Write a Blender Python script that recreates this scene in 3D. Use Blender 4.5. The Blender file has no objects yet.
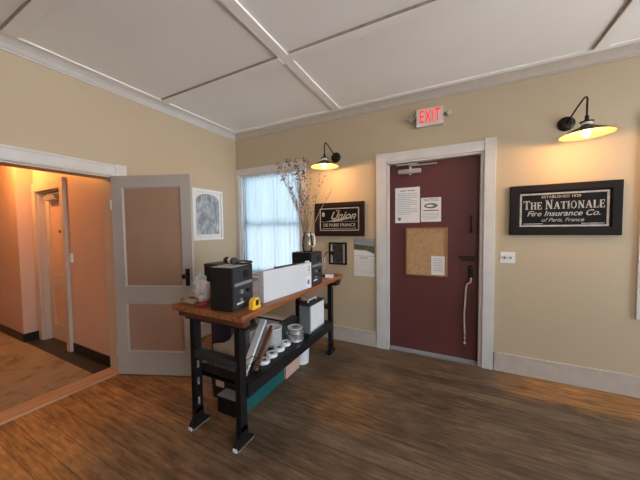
import bpy, bmesh, math, random
from mathutils import Vector, Matrix, Euler
random.seed(7)
S = bpy.context.scene
C = S.collection
R = math.radians
PI = math.pi

# ------------------------------------------------------------------ materials
def newmat(name):
    m = bpy.data.materials.new(name); m.use_nodes = True
    nt = m.node_tree; b = nt.nodes['Principled BSDF']
    return m, nt, b

def mat(name, col, rough=.6, metal=0., var=.08, scale=6., bump=0., bscale=60., spec=.4, stretch=(1, 1, 1)):
    """painted / plain surface with a gentle procedural variation"""
    m, nt, b = newmat(name)
    N, Lk = nt.nodes, nt.links
    tc = N.new('ShaderNodeTexCoord'); mp = N.new('ShaderNodeMapping'); mp.inputs['Scale'].default_value = stretch
    Lk.new(tc.outputs['Object'], mp.inputs['Vector'])
    no = N.new('ShaderNodeTexNoise'); no.inputs['Scale'].default_value = scale; no.inputs['Detail'].default_value = 4
    Lk.new(mp.outputs[0], no.inputs['Vector'])
    rp = N.new('ShaderNodeValToRGB')
    c = Vector(col)
    rp.color_ramp.elements[0].position = .3; rp.color_ramp.elements[1].position = .7
    rp.color_ramp.elements[0].color = (*[max(0, x * (1 - var)) for x in c], 1)
    rp.color_ramp.elements[1].color = (*[min(1, x * (1 + var)) for x in c], 1)
    Lk.new(no.outputs['Fac'], rp.inputs['Fac']); Lk.new(rp.outputs[0], b.inputs['Base Color'])
    b.inputs['Roughness'].default_value = rough; b.inputs['Metallic'].default_value = metal
    b.inputs['Specular IOR Level'].default_value = spec
    if bump:
        n2 = N.new('ShaderNodeTexNoise'); n2.inputs['Scale'].default_value = bscale
        Lk.new(mp.outputs[0], n2.inputs['Vector'])
        bp = N.new('ShaderNodeBump'); bp.inputs['Strength'].default_value = bump; bp.inputs['Distance'].default_value = .01
        Lk.new(n2.outputs['Fac'], bp.inputs['Height']); Lk.new(bp.outputs[0], b.inputs['Normal'])
    return m

def emis(name, col, st):
    m, nt, b = newmat(name)
    b.inputs['Base Color'].default_value = (*col, 1)
    b.inputs['Emission Color'].default_value = (*col, 1); b.inputs['Emission Strength'].default_value = st
    return m

def wood(name, c0, c1, axis=0, rough=.45, scale=3.):
    m, nt, b = newmat(name); N, Lk = nt.nodes, nt.links
    tc = N.new('ShaderNodeTexCoord'); mp = N.new('ShaderNodeMapping')
    s = [14, 14, 14]; s[axis] = 1.2; mp.inputs['Scale'].default_value = s
    Lk.new(tc.outputs['Object'], mp.inputs['Vector'])
    no = N.new('ShaderNodeTexNoise'); no.inputs['Scale'].default_value = scale; no.inputs['Detail'].default_value = 6
    Lk.new(mp.outputs[0], no.inputs['Vector'])
    rp = N.new('ShaderNodeValToRGB'); rp.color_ramp.elements[0].position = .32; rp.color_ramp.elements[1].position = .68
    rp.color_ramp.elements[0].color = (*c0, 1); rp.color_ramp.elements[1].color = (*c1, 1)
    Lk.new(no.outputs['Fac'], rp.inputs['Fac']); Lk.new(rp.outputs[0], b.inputs['Base Color'])
    b.inputs['Roughness'].default_value = rough
    return m

def floor_material():
    m, nt, b = newmat('worn_plank_floor'); N, Lk = nt.nodes, nt.links
    tc = N.new('ShaderNodeTexCoord')
    sx = N.new('ShaderNodeSeparateXYZ'); Lk.new(tc.outputs['Object'], sx.inputs[0])
    def math_(op, a, bb=None, c=None):
        n = N.new('ShaderNodeMath'); n.operation = op
        for i, v in enumerate((a, bb, c)):
            if v is None: continue
            if isinstance(v, (int, float)): n.inputs[i].default_value = v
            else: Lk.new(v, n.inputs[i])
        return n.outputs[0]
    br = N.new('ShaderNodeTexBrick')
    br.inputs['Scale'].default_value = 1.0
    br.inputs['Brick Width'].default_value = 40; br.inputs['Row Height'].default_value = .115
    br.inputs['Mortar Size'].default_value = .0028; br.inputs['Mortar Smooth'].default_value = .3
    br.inputs['Color1'].default_value = (0, 0, 0, 1); br.inputs['Color2'].default_value = (1, 1, 1, 1)
    br.inputs['Mortar'].default_value = (.5, .5, .5, 1); br.offset = .43; br.offset_frequency = 3
    mpb = N.new('ShaderNodeMapping'); mpb.inputs['Location'].default_value = (8.3, .03, 0)
    Lk.new(tc.outputs['Object'], mpb.inputs['Vector']); Lk.new(mpb.outputs[0], br.inputs['Vector'])
    # grain
    mp = N.new('ShaderNodeMapping'); mp.inputs['Scale'].default_value = (2.2, 20, 1)
    Lk.new(tc.outputs['Object'], mp.inputs['Vector'])
    g = N.new('ShaderNodeTexNoise'); g.inputs['Scale'].default_value = 2.2; g.inputs['Detail'].default_value = 8; g.inputs['Roughness'].default_value = .65
    Lk.new(mp.outputs[0], g.inputs['Vector'])
    # varnished colour
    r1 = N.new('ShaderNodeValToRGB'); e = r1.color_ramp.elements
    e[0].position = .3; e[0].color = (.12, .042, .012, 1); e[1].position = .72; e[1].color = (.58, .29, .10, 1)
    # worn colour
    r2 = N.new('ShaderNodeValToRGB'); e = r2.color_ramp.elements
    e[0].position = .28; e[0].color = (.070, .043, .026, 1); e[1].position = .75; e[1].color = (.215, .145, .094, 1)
    tone = math_('ADD', math_('MULTIPLY', br.outputs['Color'], .16), math_('SUBTRACT', g.outputs['Fac'], .08))
    Lk.new(tone, r1.inputs['Fac']); Lk.new(tone, r2.inputs['Fac'])
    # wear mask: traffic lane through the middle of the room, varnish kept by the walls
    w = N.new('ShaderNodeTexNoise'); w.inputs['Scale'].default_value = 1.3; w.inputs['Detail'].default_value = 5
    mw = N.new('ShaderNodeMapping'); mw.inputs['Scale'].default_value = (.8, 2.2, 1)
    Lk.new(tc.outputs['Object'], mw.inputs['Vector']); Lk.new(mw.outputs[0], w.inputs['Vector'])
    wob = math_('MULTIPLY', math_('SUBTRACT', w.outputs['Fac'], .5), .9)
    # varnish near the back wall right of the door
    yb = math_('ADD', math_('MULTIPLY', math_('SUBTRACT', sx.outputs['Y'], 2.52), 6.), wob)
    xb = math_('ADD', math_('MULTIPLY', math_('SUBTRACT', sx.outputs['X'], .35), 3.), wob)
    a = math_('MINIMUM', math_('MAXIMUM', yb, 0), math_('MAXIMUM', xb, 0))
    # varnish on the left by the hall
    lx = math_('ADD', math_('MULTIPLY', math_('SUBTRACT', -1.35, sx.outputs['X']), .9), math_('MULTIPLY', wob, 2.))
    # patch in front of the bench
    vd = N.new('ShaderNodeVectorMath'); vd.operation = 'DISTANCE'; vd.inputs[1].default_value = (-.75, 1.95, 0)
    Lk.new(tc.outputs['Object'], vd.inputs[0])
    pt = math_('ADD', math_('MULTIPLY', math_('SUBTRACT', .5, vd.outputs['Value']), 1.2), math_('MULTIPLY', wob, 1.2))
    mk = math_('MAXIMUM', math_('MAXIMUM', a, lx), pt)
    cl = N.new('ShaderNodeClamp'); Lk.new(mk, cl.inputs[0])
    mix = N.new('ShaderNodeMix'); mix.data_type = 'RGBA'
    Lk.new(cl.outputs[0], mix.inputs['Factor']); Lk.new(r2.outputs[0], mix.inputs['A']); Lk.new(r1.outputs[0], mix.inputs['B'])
    sm = N.new('ShaderNodeMix'); sm.data_type = 'RGBA'; sm.blend_type = 'MULTIPLY'
    fac = math_('MULTIPLY', br.outputs['Fac'], .6)
    Lk.new(fac, sm.inputs['Factor']); Lk.new(mix.outputs['Result'], sm.inputs['A']); sm.inputs['B'].default_value = (.12, .08, .05, 1)
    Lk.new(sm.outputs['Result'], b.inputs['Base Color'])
    ms = N.new('ShaderNodeTexNoise'); ms.inputs['Scale'].default_value = 3.5; ms.inputs['Detail'].default_value = 7; ms.inputs['Roughness'].default_value = .7
    ml = N.new('ShaderNodeMapping'); ml.inputs['Scale'].default_value = (1, 2.2, 1); ml.inputs['Location'].default_value = (4, 1, 0)
    Lk.new(tc.outputs['Object'], ml.inputs['Vector']); Lk.new(ml.outputs[0], ms.inputs['Vector'])
    mm = N.new('ShaderNodeMapRange'); mm.inputs['From Min'].default_value = .3; mm.inputs['From Max'].default_value = .7
    mm.inputs['To Min'].default_value = .62; mm.inputs['To Max'].default_value = 1.28; Lk.new(ms.outputs['Fac'], mm.inputs['Value'])
    vm = N.new('ShaderNodeVectorMath'); vm.operation = 'SCALE'; Lk.new(sm.outputs['Result'], vm.inputs[0]); Lk.new(mm.outputs[0], vm.inputs['Scale'])
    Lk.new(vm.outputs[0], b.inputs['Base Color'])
    ro = math_('ADD', math_('MULTIPLY', g.outputs['Fac'], .22), .36); Lk.new(ro, b.inputs['Roughness'])
    b.inputs['Specular IOR Level'].default_value = .35
    bp = N.new('ShaderNodeBump'); bp.inputs['Strength'].default_value = .25; bp.inputs['Distance'].default_value = .004
    h = math_('SUBTRACT', g.outputs['Fac'], br.outputs['Fac']); Lk.new(h, bp.inputs['Height']); Lk.new(bp.outputs[0], b.inputs['Normal'])
    return m

M = {}
M['wall'] = mat('tan_wall_paint', (.51, .41, .285), .62, var=.03, scale=1.5, bump=.05, bscale=120)
M['ceil'] = mat('off_white_ceiling', (.88, .87, .85), .75, var=.03, scale=1.2)
M['batten'] = mat('ceiling_batten_paint', (.88, .87, .85), .6, var=.03)
M['shade_strip'] = mat('batten_shade_paint', (.32, .26, .21), .8, var=.2, scale=20)  # dark colour standing in for shade along the ceiling battens
M['trim'] = mat('white_trim_paint', (.62, .60, .58), .42, var=.04, scale=9)
M['trim2'] = mat('scuffed_trim_paint', (.52, .46, .41), .45, var=.06, scale=14)
M['floor'] = floor_material()
M['maroon'] = mat('maroon_door_paint', (.115, .034, .033), .42, var=.08, scale=3)
M['doorw'] = mat('grey_white_door_paint', (.43, .385, .345), .38, var=.04, scale=5)
M['doorp'] = mat('pinkish_tan_panel_paint', (.37, .225, .16), .36, var=.04, scale=4)
M['black'] = mat('black_paint', (.007, .006, .007), .5, var=.2)
M['blackm'] = mat('black_steel_paint', (.014, .012, .014), .35, .3, var=.25, scale=20)
M['dgrey'] = mat('dark_grey_plastic', (.028, .028, .031), .5)
M['grey'] = mat('mid_grey_plastic', (.22, .22, .23), .5)
M['lgrey'] = mat('light_grey_speckled_top', (.42, .41, .41), .6, var=.15, scale=60)
M['white'] = mat('white_plastic', (.78, .78, .80), .4, var=.02)
M['paper'] = mat('white_paper', (.74, .72, .71), .8, var=.03)
M['ink'] = mat('grey_ink', (.16, .15, .16), .8)
M['inkb'] = mat('black_ink', (.02, .02, .02), .8)
M['bench'] = wood('oiled_bench_top', (.15, .045, .016), (.36, .135, .048), axis=1, rough=.38)
M['benchd'] = wood('dark_bench_cleat', (.06, .018, .008), (.14, .048, .02), axis=0, rough=.45)
M['thresh'] = wood('worn_threshold_wood', (.36, .20, .115), (.52, .32, .20), axis=1, rough=.5)
M['frame'] = mat('black_sign_frame', (.008, .006, .006), .55, spec=.2, var=.2)
M['frame2'] = mat('dark_brown_frame', (.022, .010, .008), .45, spec=.25, var=.2)
M['signblk'] = mat('black_sign_glass', (.005, .005, .006), .5, var=.1, spec=.15)
M['silver'] = mat('aged_silver_leaf', (.40, .39, .37), .45, .25, var=.25, scale=30)
M['bronze'] = mat('dark_bronze', (.020, .013, .010), .4, .5)
M['shadein'] = mat('cream_enamel', (.34, .25, .14), .5, var=.02)
M['ceramic'] = mat('white_ceramic', (.8, .78, .74), .3)
M['chrome'] = mat('chrome', (.75, .75, .76), .15, 1.)
M['alum'] = mat('brushed_aluminium', (.55, .54, .52), .35, .8)
M['brass'] = mat('dark_hardware', (.035, .022, .018), .4, .6)
M['cork'] = mat('cork_board_surface', (.42, .26, .13), .85, var=.16, scale=45)
M['corkf'] = wood('cork_board_frame', (.26, .11, .04), (.42, .20, .08), axis=2)
M['rope'] = mat('off_white_cord', (.62, .52, .42), .8)
M['teal'] = mat('teal_plastic', (.012, .095, .09), .45)
M['pink'] = mat('pale_pink_board', (.55, .36, .29), .7)
M['tan'] = mat('tan_paper_board', (.46, .38, .31), .8, var=.08)
M['taupe'] = mat('taupe_card', (.24, .20, .18), .75)
M['brown'] = wood('brown_offcut', (.12, .05, .028), (.24, .11, .06), axis=2)
M['navy'] = mat('navy_box', (.008, .009, .022), .5)
M['tin'] = mat('silver_tin', (.55, .55, .55), .3, .8, var=.1, scale=25)
M['yellow'] = mat('yellow_case', (.85, .50, .03), .4)
M['bag'] = mat('white_pink_plastic_bag', (.62, .52, .52), .5, var=.35, scale=18)
M['cloth'] = mat('pale_blue_crumpled_plastic', (.45, .55, .62), .5, var=.25, scale=30)
M['tancord'] = mat('tan_cord', (.30, .20, .13), .7)
M['redcord'] = mat('red_cord', (.28, .02, .02), .5)
M['stem'] = mat('dried_stem', (.34, .23, .14), .8, var=.2)
M['stemp'] = mat('pale_dried_stem', (.46, .34, .22), .8, var=.15)
M['seed'] = mat('dark_seed_heads', (.10, .055, .05), .8, var=.3, scale=40)
M['seedp'] = mat('dusty_pink_heads', (.32, .19, .18), .8, var=.3, scale=40)
M['tile'] = mat('dark_hall_tile', (.032, .027, .026), .4, var=.35, scale=8)
M['cove'] = mat('black_cove_base', (.010, .009, .009), .35)
M['hall'] = mat('peach_hall_paint', (.64, .43, .325), .45, var=.03, scale=2)
M['hallc'] = mat('hall_ceiling_paint', (.62, .52, .40), .8)
M['htrim'] = mat('cream_hall_trim', (.58, .47, .38), .45, var=.03)
M['emlens'] = mat('lamp_head_lens', (.40, .38, .35), .2)
M['exitred'] = emis('exit_letter_red', (.85, .012, .015), .75)
M['exitw'] = mat('exit_sign_housing', (.70, .62, .58), .5, var=.02)
M['bulb'] = emis('warm_bulb_glow', (1, .62, .26), 6)
M['bulbh'] = emis('hall_globe_glow', (1, .55, .22), 10)
M['dial'] = mat('white_dial', (.8, .8, .78), .4)
M['blue'] = mat('blue_print', (.12, .20, .45), .6)
M['sky_print'] = mat('pale_sky_print', (.26, .29, .34), .6)
M['green_print'] = mat('mossy_photo_print', (.07, .09, .035), .6, var=.6, scale=60)
M['cartonw'] = mat('white_carton_board', (.60, .60, .63), .55, var=.02)
M['rug'] = None

def carpet_mat():
    m, nt, b = newmat('beige_hall_carpet'); N, Lk = nt.nodes, nt.links
    tc = N.new('ShaderNodeTexCoord')
    n1 = N.new('ShaderNodeTexNoise'); n1.inputs['Scale'].default_value = 2.6; n1.inputs['Detail'].default_value = 9; n1.inputs['Roughness'].default_value = .7
    n1.inputs['Distortion'].default_value = 1.2
    Lk.new(tc.outputs['Object'], n1.inputs['Vector'])
    rp = N.new('ShaderNodeValToRGB'); e = rp.color_ramp.elements
    e[0].position = .30; e[0].color = (.13, .09, .06, 1); e[1].position = .46; e[1].color = (.30, .235, .17, 1)
    x = e.new(.75); x.color = (.36, .29, .215, 1)
    Lk.new(n1.outputs['Fac'], rp.inputs['Fac']); Lk.new(rp.outputs[0], b.inputs['Base Color']); b.inputs['Roughness'].default_value = .95
    b.inputs['Specular IOR Level'].default_value = .1
    return m
M['rug'] = carpet_mat()

def curtain_mat():
    m, nt, b = newmat('sheer_curtain_fabric'); N, Lk = nt.nodes, nt.links
    N.remove(b); out = N['Material Output']
    d = N.new('ShaderNodeBsdfDiffuse'); d.inputs['Color'].default_value = (.23, .28, .315, 1)
    t = N.new('ShaderNodeBsdfTranslucent'); t.inputs['Color'].default_value = (.165, .212, .242, 1)
    tr = N.new('ShaderNodeBsdfTransparent'); tr.inputs['Color'].default_value = (1, 1, 1, 1)
    m1 = N.new('ShaderNodeMixShader'); m1.inputs[0].default_value = .62; Lk.new(d.outputs[0], m1.inputs[1]); Lk.new(t.outputs[0], m1.inputs[2])
    # weave is denser where the cloth turns edge-on
    lw = N.new('ShaderNodeLayerWeight'); lw.inputs['Blend'].default_value = .35
    r = N.new('ShaderNodeMapRange'); r.inputs['To Min'].default_value = .018; r.inputs['To Max'].default_value = .0
    Lk.new(lw.outputs['Facing'], r.inputs['Value'])
    m2 = N.new('ShaderNodeMixShader'); Lk.new(r.outputs[0], m2.inputs[0]); Lk.new(m1.outputs[0], m2.inputs[1]); Lk.new(tr.outputs[0], m2.inputs[2])
    Lk.new(m2.outputs[0], out.inputs['Surface'])
    return m
M['curtain'] = curtain_mat()

def glass_mat(name, col=(1, 1, 1), refl=.08):
    m, nt, b = newmat(name); N, Lk = nt.nodes, nt.links
    N.remove(b); out = N['Material Output']
    tr = N.new('ShaderNodeBsdfTransparent'); tr.inputs['Color'].default_value = (*col, 1)
    g = N.new('ShaderNodeBsdfGlossy'); g.inputs['Roughness'].default_value = .03
    lw = N.new('ShaderNodeFresnel'); lw.inputs['IOR'].default_value = 1.45
    mx = N.new('ShaderNodeMixShader'); Lk.new(lw.outputs[0], mx.inputs[0]); Lk.new(tr.outputs[0], mx.inputs[1]); Lk.new(g.outputs[0], mx.inputs[2])
    Lk.new(mx.outputs[0], out.inputs['Surface'])
    return m
M['pane'] = glass_mat('window_glass')
M['vase'] = glass_mat('vase_glass', (.90, .92, .92))

def print_mat():
    """grey-blue engraving of the framed print"""
    m, nt, b = newmat('grey_blue_engraving'); N, Lk = nt.nodes, nt.links
    tc = N.new('ShaderNodeTexCoord'); mp = N.new('ShaderNodeMapping'); mp.inputs['Scale'].default_value = (1, 9, 4)
    Lk.new(tc.outputs['Object'], mp.inputs['Vector'])
    n1 = N.new('ShaderNodeTexNoise'); n1.inputs['Scale'].default_value = 2.3; n1.inputs['Detail'].default_value = 8; n1.inputs['Distortion'].default_value = .8
    Lk.new(mp.outputs[0], n1.inputs['Vector'])
    rp = N.new('ShaderNodeValToRGB'); e = rp.color_ramp.elements
    e[0].position = .38; e[0].color = (.20, .22, .25, 1); e[1].position = .68; e[1].color = (.50, .53, .57, 1)
    Lk.new(n1.outputs['Fac'], rp.inputs['Fac']); Lk.new(rp.outputs[0], b.inputs['Base Color']); b.inputs['Roughness'].default_value = .3
    return m
M['print'] = print_mat()
M['photo'] = mat('dark_photograph', (.035, .032, .035), .35, var=.8, scale=25)

# ------------------------------------------------------------------ geometry helpers
class MB:
    def __init__(s): s.bm = bmesh.new()
    def box(s, x0, x1, y0, y1, z0, z1, bevel=0., rot=None, piv=None):
        m = Matrix.Diagonal((abs(x1 - x0), abs(y1 - y0), abs(z1 - z0), 1))
        c = Vector(((x0 + x1) / 2, (y0 + y1) / 2, (z0 + z1) / 2))
        r = bmesh.ops.create_cube(s.bm, size=1, matrix=Matrix.Translation(c) @ m)
        vs = r['verts']
        if bevel:
            es = list({e for v in vs for e in v.link_edges})
            rb = bmesh.ops.bevel(s.bm, geom=es, offset=bevel, segments=2, affect='EDGES', profile=.6)
            vs = rb['verts'] if rb['verts'] else vs
            vs = list({v for f in rb['faces'] for v in f.verts} | {v for v in vs if v.is_valid})
        if rot is not None:
            p = Vector(piv) if piv is not None else c
            bmesh.ops.transform(s.bm, verts=[v for v in vs if v.is_valid], matrix=Matrix.Translation(p) @ rot.to_matrix().to_4x4() @ Matrix.Translation(-p))
        return s
    def cyl(s, p0, p1, r0, r1=None, seg=20, caps=True):
        p0, p1 = Vector(p0), Vector(p1); r1 = r0 if r1 is None else r1
        d = p1 - p0; q = d.to_track_quat('Z', 'Y')
        bmesh.ops.create_cone(s.bm, cap_ends=caps, segments=seg, radius1=r0, radius2=r1, depth=d.length,
                              matrix=Matrix.Translation((p0 + p1) / 2) @ q.to_matrix().to_4x4())
        return s
    def sphere(s, c, r, sc=(1, 1, 1), seg=16):
        bmesh.ops.create_uvsphere(s.bm, u_segments=seg, v_segments=max(6, seg // 2), radius=r,
                                  matrix=Matrix.Translation(c) @ Matrix.Diagonal((*sc, 1)))
        return s
    def poly(s, pts, depth):
        """closed outline (3-D points in one plane) pushed along the vector depth"""
        d = Vector(depth); a = [s.bm.verts.new(p) for p in pts]; b = [s.bm.verts.new(Vector(p) + d) for p in pts]
        n = len(a); s.bm.faces.new(a); s.bm.faces.new(b[::-1])
        for i in range(n): s.bm.faces.new((a[i], b[i], b[(i + 1) % n], a[(i + 1) % n]))
        return s
    def lathe(s, prof, c=(0, 0, 0), seg=32, rot=None, close=False):
        """profile [(radius, z)] turned about z"""
        c = Vector(c); rings = []
        m = rot.to_matrix() if rot is not None else Matrix.Identity(3)
        for r, z in prof:
            if r < 1e-5: rings.append([s.bm.verts.new(c + m @ Vector((0, 0, z)))])
            else: rings.append([s.bm.verts.new(c + m @ Vector((r * math.cos(2 * PI * k / seg), r * math.sin(2 * PI * k / seg), z))) for k in range(seg)])
        prs = list(zip(rings, rings[1:])) + ([(rings[-1], rings[0])] if close else [])
        for a, b in prs:
            for k in range(seg):
                k2 = (k + 1) % seg
                if len(a) == 1 and len(b) == 1: continue
                if len(a) == 1: s.bm.faces.new((a[0], b[k], b[k2]))
                elif len(b) == 1: s.bm.faces.new((a[k], b[0], a[k2]))
                else: s.bm.faces.new((a[k], b[k], b[k2], a[k2]))
        return s
    def tube(s, pts, r, seg=8, smooth=True):
        pts = [Vector(p) for p in pts]
        if smooth and len(pts) > 2:
            q = []
            for i in range(len(pts) - 1):
                p0 = pts[max(i - 1, 0)]; p1 = pts[i]; p2 = pts[i + 1]; p3 = pts[min(i + 2, len(pts) - 1)]
                for k in range(5):
                    t = k / 5
                    q.append(.5 * ((2 * p1) + (p2 - p0) * t + (2 * p0 - 5 * p1 + 4 * p2 - p3) * t * t + (3 * p1 - p0 - 3 * p2 + p3) * t ** 3))
            q.append(pts[-1]); pts = q
        up = Vector((.13, .21, .97)); rings = []
        for i, p in enumerate(pts):
            d = (pts[min(i + 1, len(pts) - 1)] - pts[max(i - 1, 0)]).normalized()
            a = d.cross(up)
            if a.length < 1e-3: a = d.cross(Vector((1, 0, 0)))
            a.normalize(); b = d.cross(a).normalized()
            rr = r(i / (len(pts) - 1)) if callable(r) else r
            rings.append([s.bm.verts.new(p + rr * (a * math.cos(2 * PI * k / seg) + b * math.sin(2 * PI * k / seg))) for k in range(seg)])
        for a, b in zip(rings, rings[1:]):
            for k in range(seg): s.bm.faces.new((a[k], a[(k + 1) % seg], b[(k + 1) % seg], b[k]))
        s.bm.faces.new(rings[0][::-1]); s.bm.faces.new(rings[-1])
        return s
    def build(s, name, m, parent=None, smooth=False, loc=None, rotz=None):
        bmesh.ops.recalc_face_normals(s.bm, faces=s.bm.faces[:])
        me = bpy.data.meshes.new(name); s.bm.to_mesh(me); s.bm.free()
        me.materials.append(m)
        if smooth:
            for p in me.polygons: p.use_smooth = True
            try: me.set_sharp_from_angle(angle=R(38))
            except Exception: pass
        o = bpy.data.objects.new(name, me); C.objects.link(o)
        if parent is not None: o.parent = parent
        if loc is not None: o.location = loc
        if rotz is not None: o.rotation_euler = (0, 0, rotz)
        return o

def tag(o, label, cat, group=None, kind=None):
    o['label'] = label; o['category'] = cat
    if group: o['group'] = group
    if kind: o['kind'] = kind
    return o
def thing(name, label, cat, loc=(0, 0, 0), rotz=0., group=None):
    o = bpy.data.objects.new(name, None); o.empty_display_size = .05; C.objects.link(o)
    o.location = loc; o.rotation_euler = (0, 0, rotz)
    return tag(o, label, cat, group)
def struct(o, label=None, cat=None):
    o['kind'] = 'structure'
    if label: o['label'] = label
    if cat: o['category'] = cat
    return o
def copy_tree(o, parent=None):
    c = o.copy(); C.objects.link(c)
    if parent is not None: c.parent = parent
    for ch in [x for x in bpy.data.objects if x.parent == o]: copy_tree(ch, c)
    return c

def text_mesh(txt, size, x, z, y, width=None, shear=0., extrude=.0012, align='CENTER', space=1., offset=0., height=None):
    """flat lettering standing in the x-z plane, facing -y; returned as a list of (verts, faces)"""
    cu = bpy.data.curves.new('lettering', 'FONT'); cu.body = txt; cu.size = size; cu.align_x = align; cu.align_y = 'CENTER'
    cu.shear = shear; cu.extrude = extrude; cu.space_character = space; cu.offset = offset
    ob = bpy.data.objects.new('lettering', cu); C.objects.link(ob)
    bpy.context.view_layer.update()
    me = bpy.data.meshes.new_from_object(ob.evaluated_get(bpy.context.evaluated_depsgraph_get()))
    sc = 1.
    if width:
        xs = [v.co.x for v in me.vertices]; w = max(xs) - min(xs); sc = width / w
    zs = sc
    if height:
        ys = [v.co.y for v in me.vertices]; zs = height / (max(ys) - min(ys))
    vs = [Vector((v.co.x * sc + x, y - v.co.z, v.co.y * zs + z)) for v in me.vertices]
    fs = [list(p.vertices) for p in me.polygons]
    bpy.data.objects.remove(ob); bpy.data.curves.remove(cu); bpy.data.meshes.remove(me)
    return vs, fs
def add_text(mb, *a, **k):
    vs, fs = text_mesh(*a, **k)
    bv = [mb.bm.verts.new(v) for v in vs]
    for f in fs:
        try: mb.bm.faces.new([bv[i] for i in f])
        except ValueError: pass

# a small serif alphabet made of strokes, unit height
SERIF = {
 'T': (.82, [(0, .93, .82, .93, .09), (.41, .0, .41, .95, .17), (.2, .03, .62, .03, .06), (.03, .72, .03, .97, .06), (.79, .72, .79, .97, .06)]),
 'H': (.92, [(.2, 0, .2, 1, .17), (.72, 0, .72, 1, .17), (.2, .52, .72, .52, .08), (.02, .03, .38, .03, .06), (.54, .03, .9, .03, .06), (.02, .97, .38, .97, .06), (.54, .97, .9, .97, .06)]),
 'E': (.74, [(.2, 0, .2, 1, .17), (.05, .96, .68, .96, .08), (.05, .04, .70, .04, .08), (.2, .52, .52, .52, .08), (.66, .74, .66, 1, .06), (.69, 0, .69, .28, .06), (.52, .40, .52, .64, .06)]),
 'N': (.95, [(.18, 0, .18, 1, .08), (.76, 0, .76, 1, .08), (.18, .96, .76, .04, .18), (.02, .03, .34, .03, .06), (.60, .97, .92, .97, .06), (.02, .97, .24, .97, .06)]),
 'A': (.95, [(.14, 0, .46, .98, .08), (.78, 0, .46, .98, .17), (.25, .34, .68, .34, .07), (.0, .03, .3, .03, .06), (.60, .03, .95, .03, .06)]),
 'I': (.42, [(.21, 0, .21, 1, .17), (.03, .03, .39, .03, .06), (.03, .97, .39, .97, .06)]),
 'L': (.74, [(.2, 0, .2, 1, .17), (.03, .97, .38, .97, .06), (.03, .04, .7, .04, .08), (.69, 0, .69, .30, .06)]),
}
def serif_text(mb, txt, x0, x1, z, h, y, big=1.25):
    """letters of `txt`, first letter of each word taller, fitted between x0 and x1"""
    items = []; cur = 0.; start = True
    for ch in txt:
        if ch == ' ': cur += .38; start = True; continue
        k = big if start else 1.; start = False
        w = .92 if ch == 'O' else SERIF[ch][0]
        items.append((ch, cur, k)); cur += w * k * .96 + .07
    sx = (x1 - x0) / (cur - .07)
    for ch, c, k in items:
        def P(u, v): return (x0 + (c + u * k * .96) * sx, z + v * k * h)
        if ch == 'O':
            n = 20
            for i in range(n):
                q = []
                for j in (i, i + 1):
                    a = 2 * PI * j / n; q.append((P(.44 + .42 * math.cos(a), .5 + .51 * math.sin(a)), P(.44 + .25 * math.cos(a), .5 + .43 * math.sin(a))))
                pts = [q[0][0], q[1][0], q[1][1], q[0][1]]
                mb.poly([(p[0], y, p[1]) for p in pts], (0, -.0012, 0))
        else:
            for (a, b, c2, d, t) in SERIF[ch][1]:
                A, B = Vector(P(a, b)), Vector(P(c2, d)); v = (B - A)
                if v.length < 1e-6: continue
                v.normalize(); n = Vector((-v.y, v.x)) * (t * k * h * .5)
                mb.poly([(p.x, y, p.y) for p in (A + n, B + n, B - n, A - n)], (0, -.0012, 0))

# ------------------------------------------------------------------ dimensions
XL, YB, ZC = -2.889, 2.989, 2.75          # left wall, back wall, ceiling
XR, YF = 3.40, -3.30                        # right wall, wall behind the camera
TH = .16

def wall_segments(mb, axis, a0, a1, t0, t1, z1, openings):
    """wall running along x (axis 0) or y (axis 1); openings = [(b0, b1, zlo, zhi)]"""
    def bx(p, q, zl, zh):
        if q - p < 1e-4 or zh - zl < 1e-4: return
        if axis == 0: mb.box(p, q, t0, t1, zl, zh)
        else: mb.box(t0, t1, p, q, zl, zh)
    cur = a0
    for (p, q, zl, zh) in sorted(openings):
        bx(cur, p, 0, z1); bx(p, q, 0, zl); bx(p, q, zh, z1); cur = q
    bx(cur, a1, 0, z1)

# ------------------------------------------------------------------ the setting
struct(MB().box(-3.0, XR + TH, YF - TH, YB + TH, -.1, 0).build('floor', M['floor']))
struct(MB().box(XL - TH, XR + TH, YF - TH, YB + TH, ZC, ZC + .1).build('ceiling', M['ceil']))
W1 = (-2.822, -1.785, .72, 2.165)     # window left of the exit door
W2 = (1.378, 2.38, .72, 2.165)
D1 = (-.675, .25, 0, 2.095)
mb = MB(); wall_segments(mb, 0, XL - TH, XR + TH, YB, YB + TH, ZC, [W1, D1, W2]); struct(mb.build('wall_back', M['wall']))
HO = (-.30, 1.385, 0, 1.89)           # opening to the hall
mb = MB(); wall_segments(mb, 1, YF - TH, YB, XL - TH, XL, ZC, [HO]); struct(mb.build('wall_left', M['wall']))
FW = [(2.1, 3.1, .72, 2.165)]
mb = MB(); wall_segments(mb, 0, XL, XR, YF - TH, YF, ZC, FW); struct(mb.build('wall_front', M['wall']))
RW = [(-2.4, -1.2, .60, 2.30), (-.6, .7, .60, 2.30), (1.2, 2.5, .60, 2.30)]
mb = MB(); wall_segments(mb, 1, YF - TH, YB, XR, XR + TH, ZC, RW); struct(mb.build('wall_right', M['wall']))

# crown mouldings: stepped cove profile (distance from wall, height below ceiling)
prof = [(0, 0), (.085, 0), (.085, -.010), (.072, -.016), (.062, -.020), (.040, -.036), (.024, -.056), (.020, -.062), (.012, -.064), (.012, -.0775), (0, -.0775)]
struct(MB().poly([(XL + a, YF, ZC + b) for a, b in prof], (0, YB - YF, 0)).build('trim_1', M['trim']))
struct(MB().poly([(XL, YB - a, ZC + b) for a, b in prof], (XR - XL, 0, 0)).build('trim_2', M['trim2']))
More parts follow.
